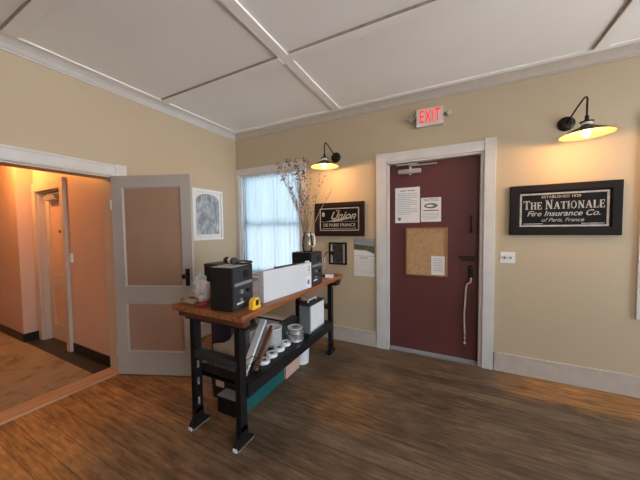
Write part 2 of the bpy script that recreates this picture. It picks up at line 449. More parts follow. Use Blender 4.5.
# ceiling battens: each a low board, along x and along y
n = 3
bt = .014
def batten(x0, x1, y0, y1, t=bt):
    global n
    struct(MB().box(x0, x1, y0, y1, ZC - t, ZC, bevel=.002).build('trim_%d' % n, M['batten'])); n += 1
batten(XL + .085, XL + .130, YF, YB - .085, .012)              # border left
batten(XL + .130, XR, YB - .130, YB - .085, .012)              # border back
yb = [.69, 1.80, -.42, -1.53, -2.64]
xb = [-1.262, .955]
for x in xb: batten(x, x + .085, YF, YB - .130)
struct(MB().box(xb[1] - .010, xb[1], YF, YB - .135, ZC - .012, ZC).build('trim_60', M['shade_strip']))  # shade line painted in down the left side of this batten
for y in yb:
    xs = [XL + .130, xb[0], xb[0] + .085, xb[1], xb[1] + .085, XR]
    for a, b in ((xs[0], xs[1]), (xs[2], xs[3]), (xs[4], xs[5])):
        batten(a, b, y, y + .08, .018)
        # dark strip painting in the shade along the near side of the board
        struct(MB().box(a + .02, b - .02, y - .009, y, ZC - .014, ZC).build('trim_%d' % n, M['shade_strip'])); n += 1

# baseboards
def base_prof(x0, x1, nm, h=.175):
    m_ = MB().box(x0, x1, YB - .018, YB, 0, h - .012).box(x0, x1, YB - .024, YB, h - .012, h, bevel=.003)
    struct(m_.build(nm, M['trim2']))
base_prof(XL, -.785, 'baseboard_back_left'); base_prof(.352, XR, 'baseboard_back_right')
struct(MB().box(XL, XL + .018, 1.50, YB - .024, 0, .163).box(XL, XL + .024, 1.50, YB - .024, .163, .175, bevel=.003).build('baseboard_left', M['trim2']))
struct(MB().box(XL, XL + .018, YF, -.44, 0, .163).box(XL, XL + .024, YF, -.44, .163, .175, bevel=.003).build('baseboard_left_near', M['trim2']))

# ------------------------------------------------------------------ windows
def window(nm, axis, W, wallc, outsign, casing=True, mat_=None, sill=True):
    """double hung window; axis 0 = in a wall along x; wallc = room face; outsign = direction of outside"""
    a0, a1, z0, z1 = W
    root = bpy.data.objects.new(nm, None); C.objects.link(root); root['kind'] = 'structure'
    m_ = mat_ or M['trim']
    def bx(mb, p, q, d0, d1, zl, zh, bevel=0.):
        u, v = sorted((wallc + outsign * d0, wallc + outsign * d1))
        if axis == 0: mb.box(p, q, u, v, zl, zh, bevel=bevel)
        else: mb.box(u, v, p, q, zl, zh, bevel=bevel)
    if casing:
        cs = MB(); w = .088
        aL = max(a0 - w, XL + .001); bx(cs, aL, a0, -.020, 0, z0 - (.02 if sill else .09), z1, .003); bx(cs, a1, a1 + w, -.020, 0, z0 - .02, z1, .003)
        if not sill: bx(cs, a0, a1, -.020, 0, z0 - .09, z0, .003)
        bx(cs, aL, a1 + w, -.024, 0, z1, z1 + .082, .003)
        cs.build('casing', m_, root)
        if sill:
            sb = MB(); bx(sb, aL, a1 + w, -.045, 0, z0 - .045, z0 - .0201, .004)
            bx(sb, aL + .01, a1 + w - .01, -.018, 0, z0 - .10, z0 - .045, .002); sb.build('sill', m_, root)
    jb = MB(); bx(jb, a0, a0 + .018, .0, TH, z0, z1); bx(jb, a1 - .018, a1, .0, TH, z0, z1)
    bx(jb, a0 + .018, a1 - .018, 0, TH, z1 - .018, z1); bx(jb, a0 + .018, a1 - .018, 0, TH, z0, z0 + .02); jb.build('jamb', m_, root)
    zm = (z0 + z1) / 2
    for zl, zh, d in ((z0 + .02, zm + .018, .085), (zm - .018, z1 - .018, .115)):
        s = MB(); f = .034; p, q = a0 + .018, a1 - .018
        bx(s, p, p + f, d, d + .028, zl, zh); bx(s, q - f, q, d, d + .028, zl, zh)
        bx(s, p + f, q - f, d, d + .028, zl, zl + f); bx(s, p + f, q - f, d, d + .028, zh - f + .006, zh)
        so = s.build('sash', m_, root)
        g = MB(); bx(g, p + f, q - f, d + .012, d + .016, zl + f, zh - f + .006); g.build('pane', M['pane'], so)
    # daylight portal just outside the glass
    L_ = bpy.data.lights.new(nm + '_portal', 'AREA'); L_.shape = 'RECTANGLE'; L_.size = a1 - a0; L_.size_y = z1 - z0
    L_.cycles.is_portal = True
    lo = bpy.data.objects.new(nm + '_portal', L_); C.objects.link(lo)
    c = (a0 + a1) / 2
    p = wallc + outsign * (TH + .02)
    lo.location = (c, p, zm) if axis == 0 else (p, c, zm)
    d = Vector((0, -outsign, 0)) if axis == 0 else Vector((-outsign, 0, 0))
    lo.rotation_euler = d.to_track_quat('-Z', 'Z').to_euler()
    return root
window('window_1', 0, W1, YB, 1)
window('window_2', 0, W2, YB, 1, sill=False)
for i, w in enumerate(FW): window('window_%d' % (3 + i), 0, w, YF, -1)
for i, w in enumerate(RW): window('window_%d' % (6 + i), 1, w, XR, 1)

# sheer curtain with its rod
def curtain(x0, x1, z0, z1, y, lab):
    t = thing('sheer_curtain', lab, 'curtain', ((x0 + x1) / 2, y, z0))
    bm = MB(); nx, nz = 150, 12; w = x1 - x0; h = z1 - z0; vs = []
    for j in range(nz + 1):
        v = j / nz; row = []
        for i in range(nx + 1):
            u = i / nx
            ph = u * 2 * PI * 13 + 1.7 * math.sin(u * 9) + .5 * math.sin(v * 2.2 + u * 20)
            amp = .017 * (.6 + .4 * math.sin(u * 23 + 1)) * (1 - .35 * v)
            row.append(bm.bm.verts.new((-w / 2 + w * u, amp * math.sin(ph) + .004 * math.sin(3.1 * ph), v * h)))
        vs.append(row)
    for j in range(nz):
        for i in range(nx): bm.bm.faces.new((vs[j][i], vs[j][i + 1], vs[j + 1][i + 1], vs[j + 1][i]))
    o = bm.build('curtain_panel', M['curtain'], t, smooth=True)
    MB().cyl((-w / 2 - .004, 0, h + .004), (w / 2 + .004, 0, h + .004), .006).build('curtain_rod', M['trim'], t, smooth=True)
curtain(-2.800, -1.806, .745, 2.140, 3.012, 'sheer white curtain hanging in pleats inside the window left of the maroon door')

# ------------------------------------------------------------------ exit door
cs = MB()
cs.box(-.785, -.675, YB - .024, YB, 0, 2.095, bevel=.003).box(-.670, -.645, YB - .012, YB + .03, 0, 2.06)
cs.box(.25, .342, YB - .024, YB, 0, 2.095, bevel=.003)
cs.box(-.675, .25, YB - .024, YB, 2.095, 2.19, bevel=.003)
cs.box(-.788, -.675, YB - .028, YB, 2.095, 2.193, bevel=.003).box(.25, .345, YB - .028, YB, 2.095, 2.205, bevel=.003)
cs2 = cs
struct(cs.build('trim_40', M['trim']))
struct(MB().box(-.675, -.660, YB + .03, YB + TH, 0, 2.095).box(.222, .25, YB, YB + TH, 0, 2.095).box(-.660, .222, YB, YB + TH, 2.075, 2.095).build('trim_41', M['trim']))
struct(MB().box(-.660, -.630, 3.104, 3.125, .012, 2.075).box(.190, .222, 3.104, 3.125, .012, 2.075).box(-.630, .190, 3.104, 3.125, 2.045, 2.075).build('trim_48', M['trim2']))
struct(MB().box(-.660, .222, YB - .005, YB + TH, 0, .012, bevel=.003).build('trim_42', M['grey']))
dr = bpy.data.objects.new('door_1', None); C.objects.link(dr); dr.location = (-.655, 3.062, 0)
dr['kind'] = 'structure'
MB().box(-.004, .876, 0, .04, .018, 2.070, bevel=.002).build('door_leaf', M['maroon'], dr)
MB().box(.715, .872, -.002, 0, .018, 2.070).build('edge_plate', M['maroon'], dr)
c = MB().box(.10, .335, -.055, -.0001, 1.955, 2.005, bevel=.008).cyl((.225, -.03, 1.945), (.225, -.03, 2.03), .012)
co = c.build('door_closer', M['alum'], dr, smooth=True)
MB().box(.21, .49, -.045, -.038, 2.033, 2.046, bevel=.002).box(.08, .30, -.045, -.030, 2.050, 2.066, bevel=.002).build('closer_arm', M['alum'], co)
h = MB().tube([(.808, -.003, 1.475), (.808, -.035, 1.46), (.808, -.045, 1.40), (.808, -.035, 1.34), (.808, -.003, 1.325)], .008)
h.box(.794, .822, -.005, -.0021, 1.45, 1.49, bevel=.001).box(.794, .822, -.005, -.0021, 1.31, 1.35, bevel=.001)
h.build('pull_handle', M['brass'], dr, smooth=True)
MB().box(.70, .845, -.012, -.0021, 1.062, 1.082, bevel=.002).box(.72, .845, -.010, -.0021, 1.035, 1.050, bevel=.002).build('slide_bolt', M['brass'], dr)
k = MB().box(.785, .83, -.012, -.0021, .86, .99, bevel=.003).cyl((.808, -.012, .955), (.808, -.045, .955), .012).cyl((.808, -.012, .885), (.808, -.03, .885), .009)
k.build('latch_plate', M['brass'], dr, smooth=True)
# cord hanging from the latch
pts = [(.155, 3.03, .868), (.150, 3.033, .82), (.125, 3.040, .80), (.112, 3.045, .75), (.106, 3.046, .62), (.098, 3.047, .48), (.102, 3.047, .36), (.106, 3.047, .28)]
t = thing('pull_cord', 'off-white cord dangling from the dark latch of the maroon door', 'cord', (.106, 3.046, .19))
o0 = Vector((.106, 3.046, .19))
MB().tube([Vector(p) - o0 for p in pts], .0075).build('cord', M['rope'], t, smooth=True)
MB().tube([(0, .001, .09), (.001, .001, .05), (0, .001, .01)], .004).sphere((0, 0, 0), .012).sphere((0, .001, .05), .009).build('knotted_end', M['rope'], t, smooth=True)

DY = 3.062
def sheet(nm, lab, x0, x1, z0, z1, y, cat='paper', lines=None, extra=None, group=None, th=.0015):
    t = thing(nm, lab, cat, ((x0 + x1) / 2, y, z0), group=group)
    w = x1 - x0; h = z1 - z0
    MB().box(-w / 2, w / 2, -th, 0, 0, h).build('sheet', M['paper'], t)
    if lines:
        l = MB()
        for i, (v, a, b, tk) in enumerate(lines):
            l.box(-w / 2 + w * a, -w / 2 + w * b, -th - .0006, -th, h * v, h * v + tk)
        if extra: extra(l, w, h, -th)
        l.build('printed_text', M['ink'], t)
    return t
ln = [(.90, .2, .45, .008), (.90, .5, .82, .008)] + [(.82 - i * .052, .1, .9 - .25 * ((i * 7) % 4 == 1), .0035) for i in range(12)]
def disc(l, w, h, y):
    l.cyl((-w * .32, y, h * .11), (-w * .32, y - .0007, h * .11), .018)
sheet('notice', 'large white typed notice pinned highest on the maroon door', -.594, -.334, 1.428, 1.815, DY, lines=ln, extra=disc)
def oval(l, w, h, y):
    l.poly([(w * .34 * math.cos(a), y, h * .66 + h * .11 * math.sin(a)) for a in [2 * PI * i / 24 for i in range(24)]], (0, -.0007, 0))
    add_text(l, 'NOTICE', .03, 0, h * .90, y - .0004, width=w * .7)
ln2 = [(.44, .12, .88, .012), (.34, .1, .9, .003), (.28, .1, .9, .003), (.22, .1, .9, .003), (.16, .1, .9, .003), (.10, .15, .8, .003)]
p2 = sheet('notice', 'smaller white poster with a black oval emblem, taped right of the typed notice', -.322, -.124, 1.436, 1.691, DY, lines=ln2, extra=oval)
ov = MB().poly([(.036 * math.cos(a) - .01, -.0023, .255 * .66 + .012 * math.sin(a)) for a in [2 * PI * i / 16 for i in range(16)]], (0, -.0006, 0)).build('emblem_centre', M['paper'], p2)
# cork board
t = thing('cork_board', 'cork notice board with thin wooden frame hung on the maroon door', 'notice board', (-.267, DY, .855))
MB().box(-.196, .196, -.010, 0, .012, .506).build('cork_panel', M['cork'], t)
MB().box(-.208, .208, -.018, 0, 0, .014).box(-.208, .208, -.018, 0, .504, .518).box(-.208, -.194, -.018, 0, .014, .504).box(.194, .208, -.018, 0, .014, .504).build('frame', M['corkf'], t)
pm = MB()
for i in range(11):
    x = -.165 + i * .028 + random.uniform(-.01, .01); pm.sphere((x, -.013, .478 - random.random() * .03 - (.03 if i < 3 else 0)), .004, seg=8)
pm.build('push_pins', M['brass'], t)['kind'] = 'stuff'
sheet('note', 'small white note pinned in the lower right of the cork board', -.215, -.085, .870, 1.070, DY - .0105, lines=[(.85 - i * .09, .12, .85, .003) for i in range(8)])

# exit sign with two lamp heads
t = thing('exit_sign', 'lit red and white exit sign with two lamp heads high over the maroon door', 'exit sign', (-.235, YB, 2.405))
MB().box(-.125, .128, -.05, 0, 0, .175, bevel=.006).build('housing', M['exitw'], t)
l = MB(); 
for (a, txt) in ((0, 'EXIT'),): add_text(l, txt, .160, .006, .088, -.0512, width=.190, height=.122, extrude=.001, offset=.001, space=1.12)
l.build('lettering', M['exitred'], t)
for s_, x in ((-1, -.155), (1, .165)):
    hd = MB().cyl((x, -.02, .10), (x + s_ * .018, -.062, .088), .020, .028, seg=20).cyl((x * .78, -.02, .10), (x, -.025, .10), .008).build('lamp_head', M['grey'], t, smooth=True)
    MB().cyl((x + s_ * .018, -.0625, .088), (x + s_ * .0185, -.0655, .0875), .024).build('lens', M['emlens'], hd)

# ------------------------------------------------------------------ framed signs
def sign(nm, lab, x0, x1, z0, z1, fw, fm, writer, border=.014, th=.035):
    t = thing(nm, lab, 'sign', ((x0 + x1) / 2, YB, z0))
    w, h = x1 - x0, z1 - z0
    f = MB()
    for (a, b, c_, d) in ((-w / 2, w / 2, 0, fw), (-w / 2, w / 2, h - fw, h)):
        f.box(a, b, -th, 0, c_, d, bevel=.006)
    f.box(-w / 2, -w / 2 + fw, -th + .001, 0, fw * .6, h - fw * .6, bevel=.006).box(w / 2 - fw, w / 2, -th + .001, 0, fw * .6, h - fw * .6, bevel=.006)
    f.build('frame', fm, t)
    MB().box(-w / 2 + fw * .8, w / 2 - fw * .8, -.018, -.004, fw * .8, h - fw * .8).build('panel', M['signblk'], t)
    b = MB(); g = fw + .012; y0, y1 = -.0192, -.018
    X0, X1, Z0, Z1 = -w / 2 + g, w / 2 - g, g, h - g
    b.box(X0, X1, y0, y1, Z0, Z0 + border).box(X0, X1, y0, y1, Z1 - border, Z1).box(X0, X0 + border, y0, y1, Z0 + border, Z1 - border).box(X1 - border, X1, y0, y1, Z0 + border, Z1 - border)
    b.build('silver_border', M['silver'], t)
    l = MB(); writer(l, X0 + border, X1 - border, Z0 + border, Z1 - border, -.0182); l.build('lettering', M['silver'], t)
    return t
def nationale(l, x0, x1, z0, z1, y):
    h = z1 - z0; cx = (x0 + x1) / 2; w = x1 - x0
    add_text(l, 'ESTABLISHED 1820', .030, cx - .01, z1 - .022, y - .0008, width=w * .46)
    serif_text(l, 'THE NATIONALE', x0 + .012, x1 - .012, z0 + h * .52, .064, y)
    add_text(l, 'Fire Insurance Co.', .062, cx, z0 + h * .37, y - .0008, width=w * .86, shear=.32, offset=.0006)
    add_text(l, 'of Paris, France', .044, cx, z0 + h * .16, y - .0008, width=w * .50, shear=.35)
    for a in (x0 + .012, x1 - .152): l.box(a, a + .14, y - .0008, y, z0 + .008, z0 + .014)
def union(l, x0, x1, z0, z1, y):
    h = z1 - z0; cx = (x0 + x1) / 2; w = x1 - x0
    add_text(l, 'THE', .03, cx - .01, z1 - .022, y - .0008)
    add_text(l, 'Union', .135, cx + .045, z0 + h * .66, y - .0008, width=w * .66, shear=.45, offset=.0022)
    pts = []; bot = []
    for i in range(21):
        u = i / 20; x = cx - .17 + .38 * u; z = z0 + h * .40 + .055 * u ** 1.4
        th = .011 * math.sin(PI * u) + .0015; pts.append((x, y, z + th)); bot.append((x, y, z - th))
    l.poly(pts + bot[::-1], (0, -.0012, 0))
    l.box(x0 + .01, x1 - .01, y - .0008, y, z0 + h * .385, z0 + h * .40)
    add_text(l, 'DE PARIS FRANCE', .05, cx, z0 + h * .22, y - .0008, width=w * .86, offset=.0012)
    l.box(x0 + .02, x1 - .02, y - .0008, y, z0 + h * .05, z0 + h * .075)
    l.poly([(x0 + .035 + .022 * math.cos(a), y, z0 + h * .75 + .03 * math.sin(a)) for a in [2 * PI * i / 7 for i in range(7)]], (0, -.0012, 0))
sign('framed_sign', 'wide black framed sign reading THE NATIONALE, right of the maroon door under a wall lamp', .455, 1.189, 1.296, 1.737, .062, M['frame'], nationale)
sign('framed_sign', 'black sign reading Union in a dark brown frame, between the window and the maroon door', -1.563, -.923, 1.282, 1.688, .052, M['frame2'], union)
# small framed photo
t = thing('picture_frame', 'small black framed dark photograph hanging under the Union sign', 'picture', (-1.264, YB, .935))
w, h = .232, .270
MB().box(-w / 2, w / 2, -.02, 0, 0, .02).box(-w / 2, w / 2, -.02, 0, h - .02, h).box(-w / 2, -w / 2 + .02, -.02, 0, .02, h - .02).box(w / 2 - .02, w / 2, -.02, 0, .02, h - .02).build('frame', M['frame'], t)
MB().box(-w / 2 + .018, w / 2 - .018, -.008, -.002, .018, h - .018).build('mat_board', M['lgrey'], t)
MB().box(-.068, .068, -.0100, -.008, .022, h - .022).build('photograph', M['photo'], t)
# calendar
t = thing('wall_calendar', 'wall calendar with a landscape photo over a white month grid, beside the door casing', 'calendar', (-.935, YB, .815))
w, h = .245, .435
MB().box(-w / 2, w / 2, -.004, 0, 0, h * .53).build('month_page', M['paper'], t)
g = MB()
for i in range(8): x = -w * .44 + i * w * .88 / 7; g.box(x - .0007, x + .0007, -.0046, -.004, .02, h * .44)
for i in range(7): z = .02 + i * (h * .44 - .02) / 6; g.box(-w * .44, w * .44, -.0047, -.0041, z - .0007, z + .0007)
add_text(g, 'JANUARY', .022, 0, h * .485, -.0045)
g.build('month_grid', M['ink'], t)
ph = MB().box(-w / 2, w / 2, -.006, 0, h * .54, h).build('photo_page', M['sky_print'], t)
MB().poly([(-w / 2, -.006, h * .86), (-.03, -.006, h * .84), (w / 2, -.006, h * .80), (w / 2, -.006, h * .62), (.03, -.006, h * .70), (-w / 2, -.006, h * .72)], (0, -.0007, 0)).build('hillside', M['green_print'], ph)
MB().poly([(-w / 2, -.006, h * .70), (.03, -.006, h * .68), (w / 2, -.006, h * .60), (w / 2, -.006, h * .545), (-w / 2, -.006, h * .545)], (0, -.0006, 0)).build('foreground', M['paper'], ph)
MB().cyl((0, -.001, h - .006), (0, -.012, h - .006), .004).build('pin', M['brass'], t)

# print on the left wall
t = thing('framed_print', 'white framed grey-blue arched print on the left wall behind the open door', 'picture', (XL, 2.461, 1.243))
w, h = .475, .655
f = MB().box(0, .022, -w / 2, w / 2, 0, .028).box(0, .022, -w / 2, w / 2, h - .028, h).box(0, .022, -w / 2, -w / 2 + .028, .028, h - .028).box(0, .022, w / 2 - .028, w / 2, .028, h - .028)
f.build('frame', M['white'], t)
MB().box(.002, .008, -w / 2 + .028, w / 2 - .028, .028, h - .028).build('mat_board', M['paper'], t)
a0, a1, zz0, zz1 = -.180, .180, .075, .600
arc = [(.008, a0, zz0), (.008, a1, zz0)] + [(.008, a1 * math.cos(q), zz1 - .10 + .10 * math.sin(q)) for q in [PI * i / 16 for i in range(17)]]
MB().poly(arc, (.0012, 0, 0)).build('print', M['print'], t)

# switch plate
t = thing('light_switch', 'white double light switch plate right of the maroon door casing', 'light switch', (.446, YB, 1.035))
MB().box(-.058, .058, -.006, 0, 0, .102, bevel=.003).build('plate', M['white'], t)
for x in (-.023, .023):
    MB().box(x - .006, x + .006, -.016, -.006, .040, .062, bevel=.002).build('toggle', M['grey'], t)

# ------------------------------------------------------------------ wall lamps
def wall_lamp(x, y, z, plz, lab, rad, px=0., lean=0.):
    t = thing('wall_lamp', lab, 'wall lamp', (x, YB, plz), group='gooseneck wall lamps')
    Y = y - YB; Z = z - plz
    MB().lathe([(0, .026), (.030, .026), (.045, .020), (.058, .012), (.060, 0), (0, 0)], (px, 0, 0), rot=Euler((PI / 2, 0, 0))).build('wall_plate', M['bronze'], t, smooth=True)
    MB().tube([(px, -.02, 0), (px * .8, -.06, .020), (px * .4, Y * .55, .065), (0, Y * .78, .092), (0, Y * .93, .090), (0, Y, .065), (0, Y, .025), (0, Y, Z + .118)], .0062, seg=10).sphere((0, Y, Z + .128), .013).build('gooseneck_arm', M['bronze'], t, smooth=True)
    MB().lathe([(0, .118), (.012, .118), (.014, .100), (.040, .094), (.040, .088), (.016, .086), (.016, .060), (0, .060)], (0, Y, Z)).build('socket_cap', M['bronze'], t, smooth=True)
    MB().lathe([(.0162, .0855), (.030, .0855), (.031, .070), (.0162, .070)], (0, Y, Z), close=True).build('ceramic_ring', M['ceramic'], t, smooth=True)
    sh = MB().lathe([(.016, .066), (.035, .062), (.060, .048), (rad * .75, .022), (rad, .0), (rad + .001, -.003), (rad - .001, -.003), (rad - .002, -.0005), (rad * .75, .0195), (.058, .045), (.034, .058), (.016, .062)], (0, Y, Z), seg=48, close=True)
    so = sh.build('lamp_shade', M['bronze'], t, smooth=True)
    inn = MB().lathe([(.017, .0605), (.034, .0570), (.058, .0440), (rad * .75, .0185), (rad - .003, -.0012), (rad - .003, -.0024), (rad * .75, .0173), (.058, .0428), (.034, .0558), (.017, .0593)], (0, Y, Z), seg=48, close=True)
    inn.build('enamel_lining', M['shadein'], so, smooth=True)
    MB().sphere((0, Y, Z + .012), .026, (1, 1, 1.25)).build('light_bulb', M['bulb'], t, smooth=True)
    L_ = bpy.data.lights.new('lamp_light', 'POINT'); L_.energy = 7; L_.color = (1, .55, .21); L_.shadow_soft_size = .028
    lo = bpy.data.objects.new('lamp_light', L_); C.objects.link(lo); lo.location = (x, y, z - .026)
wall_lamp(.862, 2.66, 2.045, 2.236, 'dark gooseneck wall lamp with flat shade above THE NATIONALE sign', .157, px=-.024)
wall_lamp(-1.281, 2.67, 2.058, 2.229, 'dark gooseneck wall lamp with flat shade beside the window, above the Union sign', .157)

# ------------------------------------------------------------------ opening to the hall, open white door
XC = XL + .022
cs = MB().box(XL, XC, 1.385, 1.49, 0, 1.89, bevel=.003).box(XL, XC, HO[0] - .115, HO[0], 0, 1.89, bevel=.003)
cs.box(XL, XC, HO[0] - .115, 1.40, 1.89, 1.998, bevel=.003).box(XL, XC + .004, 1.40, 1.495, 1.89, 2.005, bevel=.003)
cs.box(XC, XC + .008, HO[0], 1.40, 1.90, 1.912).box(XC, XC + .010, HO[0], 1.40, 1.978, 1.996)
struct(cs.build('trim_43', M['trim']))
struct(MB().box(XL - TH, XL, 1.370, 1.385, 0, 1.89).box(XL - TH, XL, HO[0], HO[0] + .015, 0, 1.89).box(XL - TH, XL, HO[0] + .015, 1.370, 1.875, 1.89).build('trim_44', M['htrim']))
struct(MB().box(XL - TH - .01, XL + .02, HO[0], 1.370, -.001, .014, bevel=.004).build('trim_45', M['thresh']))

dr2 = bpy.data.objects.new('door_2', None); C.objects.link(dr2); dr2.location = (-2.848, 1.345, 0); dr2.rotation_euler = (0, 0, math.atan2(.29, .70))
dr2['kind'] = 'structure'
W_, z0, z1 = .765, .010, 1.882; T_ = .036
f = MB().box(0, .105, 0, T_, z0, z1).box(W_ - .095, W_, 0, T_, z0, z1)
for a, b in ((z0, .230), (.688, .850), (1.775, z1)): f.box(.105, W_ - .095, 0, T_, a, b)
f.build('stiles_and_rails', M['doorw'], dr2)
for a, b in ((.230, .688), (.850, 1.775)):
    MB().box(.105, W_ - .095, .012, T_ - .012, a, b).build('panel', M['doorp'], dr2)
    m_ = MB(); q = .012
    m_.poly([(.105, .002, a), (.105 + q, .012, a + q), (.105, .012, a + q)], (0, 0, 0.0001)) if 0 else None
    for (p, r_) in (((.105, a), (.105, b)), ((W_ - .095, a), (W_ - .095, b))):
        s_ = 1 if p[0] < .3 else -1
        m_.poly([(p[0], .003, a), (p[0] + s_ * q, .0119, a), (p[0], .0119, a)], (0, 0, b - a))
    for zz, s_ in ((a, 1), (b, -1)):
        m_.poly([(.105, .003, zz), (.105, .0119, zz + s_ * q), (.105, .0119, zz)], (W_ - .20, 0, 0))
    m_.build('panel_moulding', M['doorw'], dr2)
lk = MB().box(.697, .738, -.004, 0, .862, 1.020, bevel=.0015).build('lock_plate', M['black'], dr2)
MB().cyl((.708, 0, .955), (.708, -.030, .955), .007).lathe([(0, 0), (.016, .002), (.023, .012), (.023, .020), (.014, .030), (0, .032)], (.708, -.028, .955), rot=Euler((PI / 2, 0, 0))).build('door_knob', M['black'], dr2, smooth=True)
for z in (.25, 1.62): MB().cyl((-.006, -.004, z - .045), (-.006, -.004, z + .045), .007).build('hinge', M['doorw'], dr2, smooth=True)

# hall shell
HX = XL - TH
YH = 1.395
HD = (-4.645, -3.965, 0, 1.87)
struct(MB().box(-7.2, -3.0, -1.7, 1.75, -.1, -.001).build('floor_hall', M['tile']))
mb = MB(); wall_segments(mb, 0, -4.775, HX, YH, YH + .14, 2.45, [HD]); struct(mb.build('wall_hall_side', M['hall']))
struct(MB().box(-7.2, -4.775, 1.24, YH + .14, 0, 2.45).build('wall_hall_far_side', M['hall']))
struct(MB().box(-7.35, -7.2, -1.7, 1.535, 0, 2.45).build('wall_hall_end', M['hall']))
mb = MB(); HW = (-5.8, -3.6, .50, 2.2); wall_segments(mb, 0, -7.2, HX, -1.86, -1.7, 2.45, [HW]); struct(mb.build('wall_hall_near_side', M['hall']))
window('window_9', 0, HW, -1.7, -1)  # unseen window, added so daylight fills the hall
struct(MB().box(-7.35, HX, -1.85, 1.535, 2.45, 2.55).build('ceiling_hall', M['hallc']))
struct(MB().box(HX - .001, HX, 1.385, YH, 0, 2.45).build('wall_hall_return', M['hall']))
struct(MB().box(-3.865, HX, YH - .012, YH, 0, .105, bevel=.003).build('baseboard_hall_side', M['cove']))
struct(MB().box(-4.787, -4.775, 1.24 - .012, 1.24, 0, .105).box(-4.775, -4.763, 1.228, YH, 0, .105).box(-7.2, -4.787, 1.228, 1.24, 0, .105).build('baseboard_hall_far', M['cove']))
t = MB().box(-7.15, -3.065, -1.65, 1.238, -.001, .008).build('hall_carpet', M['rug'])
tag(t, 'worn beige patterned carpet covering the hall floor beyond the threshold', 'carpet')
# hall door
struct(MB().box(-4.775, -3.06, 1.60, 1.70, 0, 2.45).box(-4.875, -4.775, 1.535, 1.70, 0, 2.45).box(-3.06, -2.96, 1.40, 1.70, 0, 2.45).box(-4.875, -3.06, YH + .14, 1.70, 2.45, 2.55).build('hall_door_backing', M['hall']))  # unseen backing added behind the hall door to stop outside light leaking in
cs = MB().box(-4.742, -4.645, YH - .03, YH, 0, 1.87, bevel=.003).box(-3.965, -3.880, YH - .034, YH, 0, 1.985, bevel=.003).box(-4.742, -3.965, YH - .03, YH, 1.87, 1.968, bevel=.003)
struct(cs.build('trim_46', M['htrim']))
struct(MB().box(-4.645, -4.630, YH, YH + .14, 0, 1.87).box(-3.98, -3.965, YH, YH + .14, 0, 1.87).box(-4.63, -3.98, YH, YH + .14, 1.855, 1.87).build('trim_47', M['htrim']))
d3 = bpy.data.objects.new('door_3', None); C.objects.link(d3); d3.location = (-4.628, YH + .060, 0); d3['kind'] = 'structure'
f = MB(); w = .646
f.box(0, .10, 0, .036, .01, 1.85).box(w - .10, w, 0, .036, .01, 1.85)
for a, b in ((.01, .21), (.685, .845), (1.74, 1.85)): f.box(.10, w - .10, 0, .036, a, b)
f.build('stiles_and_rails', M['htrim'], d3)
for a, b in ((.21, .685), (.845, 1.74)): MB().box(.10, w - .10, .012, .024, a, b).build('panel', M['hall'], d3)
MB().box(.30, .36, .010, .012, 1.36, 1.39).build('number_plate', M['brass'], d3)
cl = MB().box(.12, .40, -.055, -.0001, 1.755, 1.81, bevel=.008).build('door_closer', M['alum'], d3)
MB().box(.20, .55, -.050, -.042, 1.818, 1.830).build('closer_arm', M['alum'], cl)
t = thing('light_switch', 'small white wall switch beside the hall door casing', 'light switch', (-3.80, YH, 1.03))
MB().box(-.020, .020, -.022, 0, 0, .10, bevel=.005).build('cover', M['white'], t)
MB().box(-.006, .006, -.030, -.022, .045, .06).build('toggle', M['white'], t)
# hall ceiling globe
t = thing('ceiling_globe', 'warm glowing globe light on the hall ceiling beyond the doorway', 'ceiling light', (-4.55, .70, 2.45))
MB().cyl((0, 0, 0), (0, 0, -.03), .06).build('base', M['brass'], t, smooth=True)
MB().sphere((0, 0, -.11), .085).build('globe', M['bulbh'], t, smooth=True)
L_ = bpy.data.lights.new('hall_light', 'POINT'); L_.energy = 27; L_.color = (1, .43, .12); L_.shadow_soft_size = .09
lo = bpy.data.objects.new('hall_light', L_); C.objects.link(lo); lo.location = (-4.55, .92, 2.30)

# ------------------------------------------------------------------ workbench
TZ = .875
B = thing('workbench', 'long workbench with oiled plank top, black steel legs and a lower shelf', 'workbench', (-1.39, 1.90, 0))
ox, oy = -1.39, 1.90
def bb(mb, x0, x1, y0, y1, z0_, z1_, bevel=0.): return mb.box(x0 - ox, x1 - ox, y0 - oy, y1 - oy, z0_, z1_, bevel=bevel)
bb(MB(), -1.70, -1.075, 1.13, 2.68, .838, TZ, .004).build('tabletop', M['bench'], B)
bb(MB(), -1.665, -1.088, 1.155, 1.215, .798, .838, .003).build('cleat', M['benchd'], B)
bb(MB(), -1.665, -1.088, 2.59, 2.65, .798, .838, .003).build('cleat', M['benchd'], B)
for yc in (1.235, 2.60):
    bb(MB(), -1.64, -1.10, yc - .05, yc + .05, .772, .798).build('leg_mount', M['blackm'], B)
    for xc in (-1.195, -1.605):
        lg = MB()
        bb(lg, xc - .016, xc + .016, yc - .020, yc + .020, .06, .772, .004)
        bb(lg, xc - .021, xc - .016, yc - .028, yc + .028, .10, .772)
        bb(lg, xc + .016, xc + .021, yc - .028, yc + .028, .10, .772)
        lo_ = lg.build('leg', M['blackm'], B)
        X0 = xc - ox - .021
        ft = MB().poly([(X0, yc - oy - .060, .006), (X0, yc - oy - .060, .022), (X0, yc - oy - .030, .06), (X0, yc - oy - .028, .13), (X0, yc - oy + .028, .13), (X0, yc - oy + .035, .06), (X0, yc - oy + .085, .022), (X0, yc - oy + .085, .006)], (.042, 0, 0))
        fo = ft.build('foot', M['blackm'], lo_)
        if yc < 2: MB().box(xc - ox - .016, xc - ox + .016, yc - oy - .069, yc - oy - .0601, .0, .017).build('foot_cap', M['white'], lo_)
        MB().box(xc - ox - .023, xc - ox + .023, yc - oy - .060, yc - oy + .085, 0, .006).build('foot_plate', M['alum'], lo_)
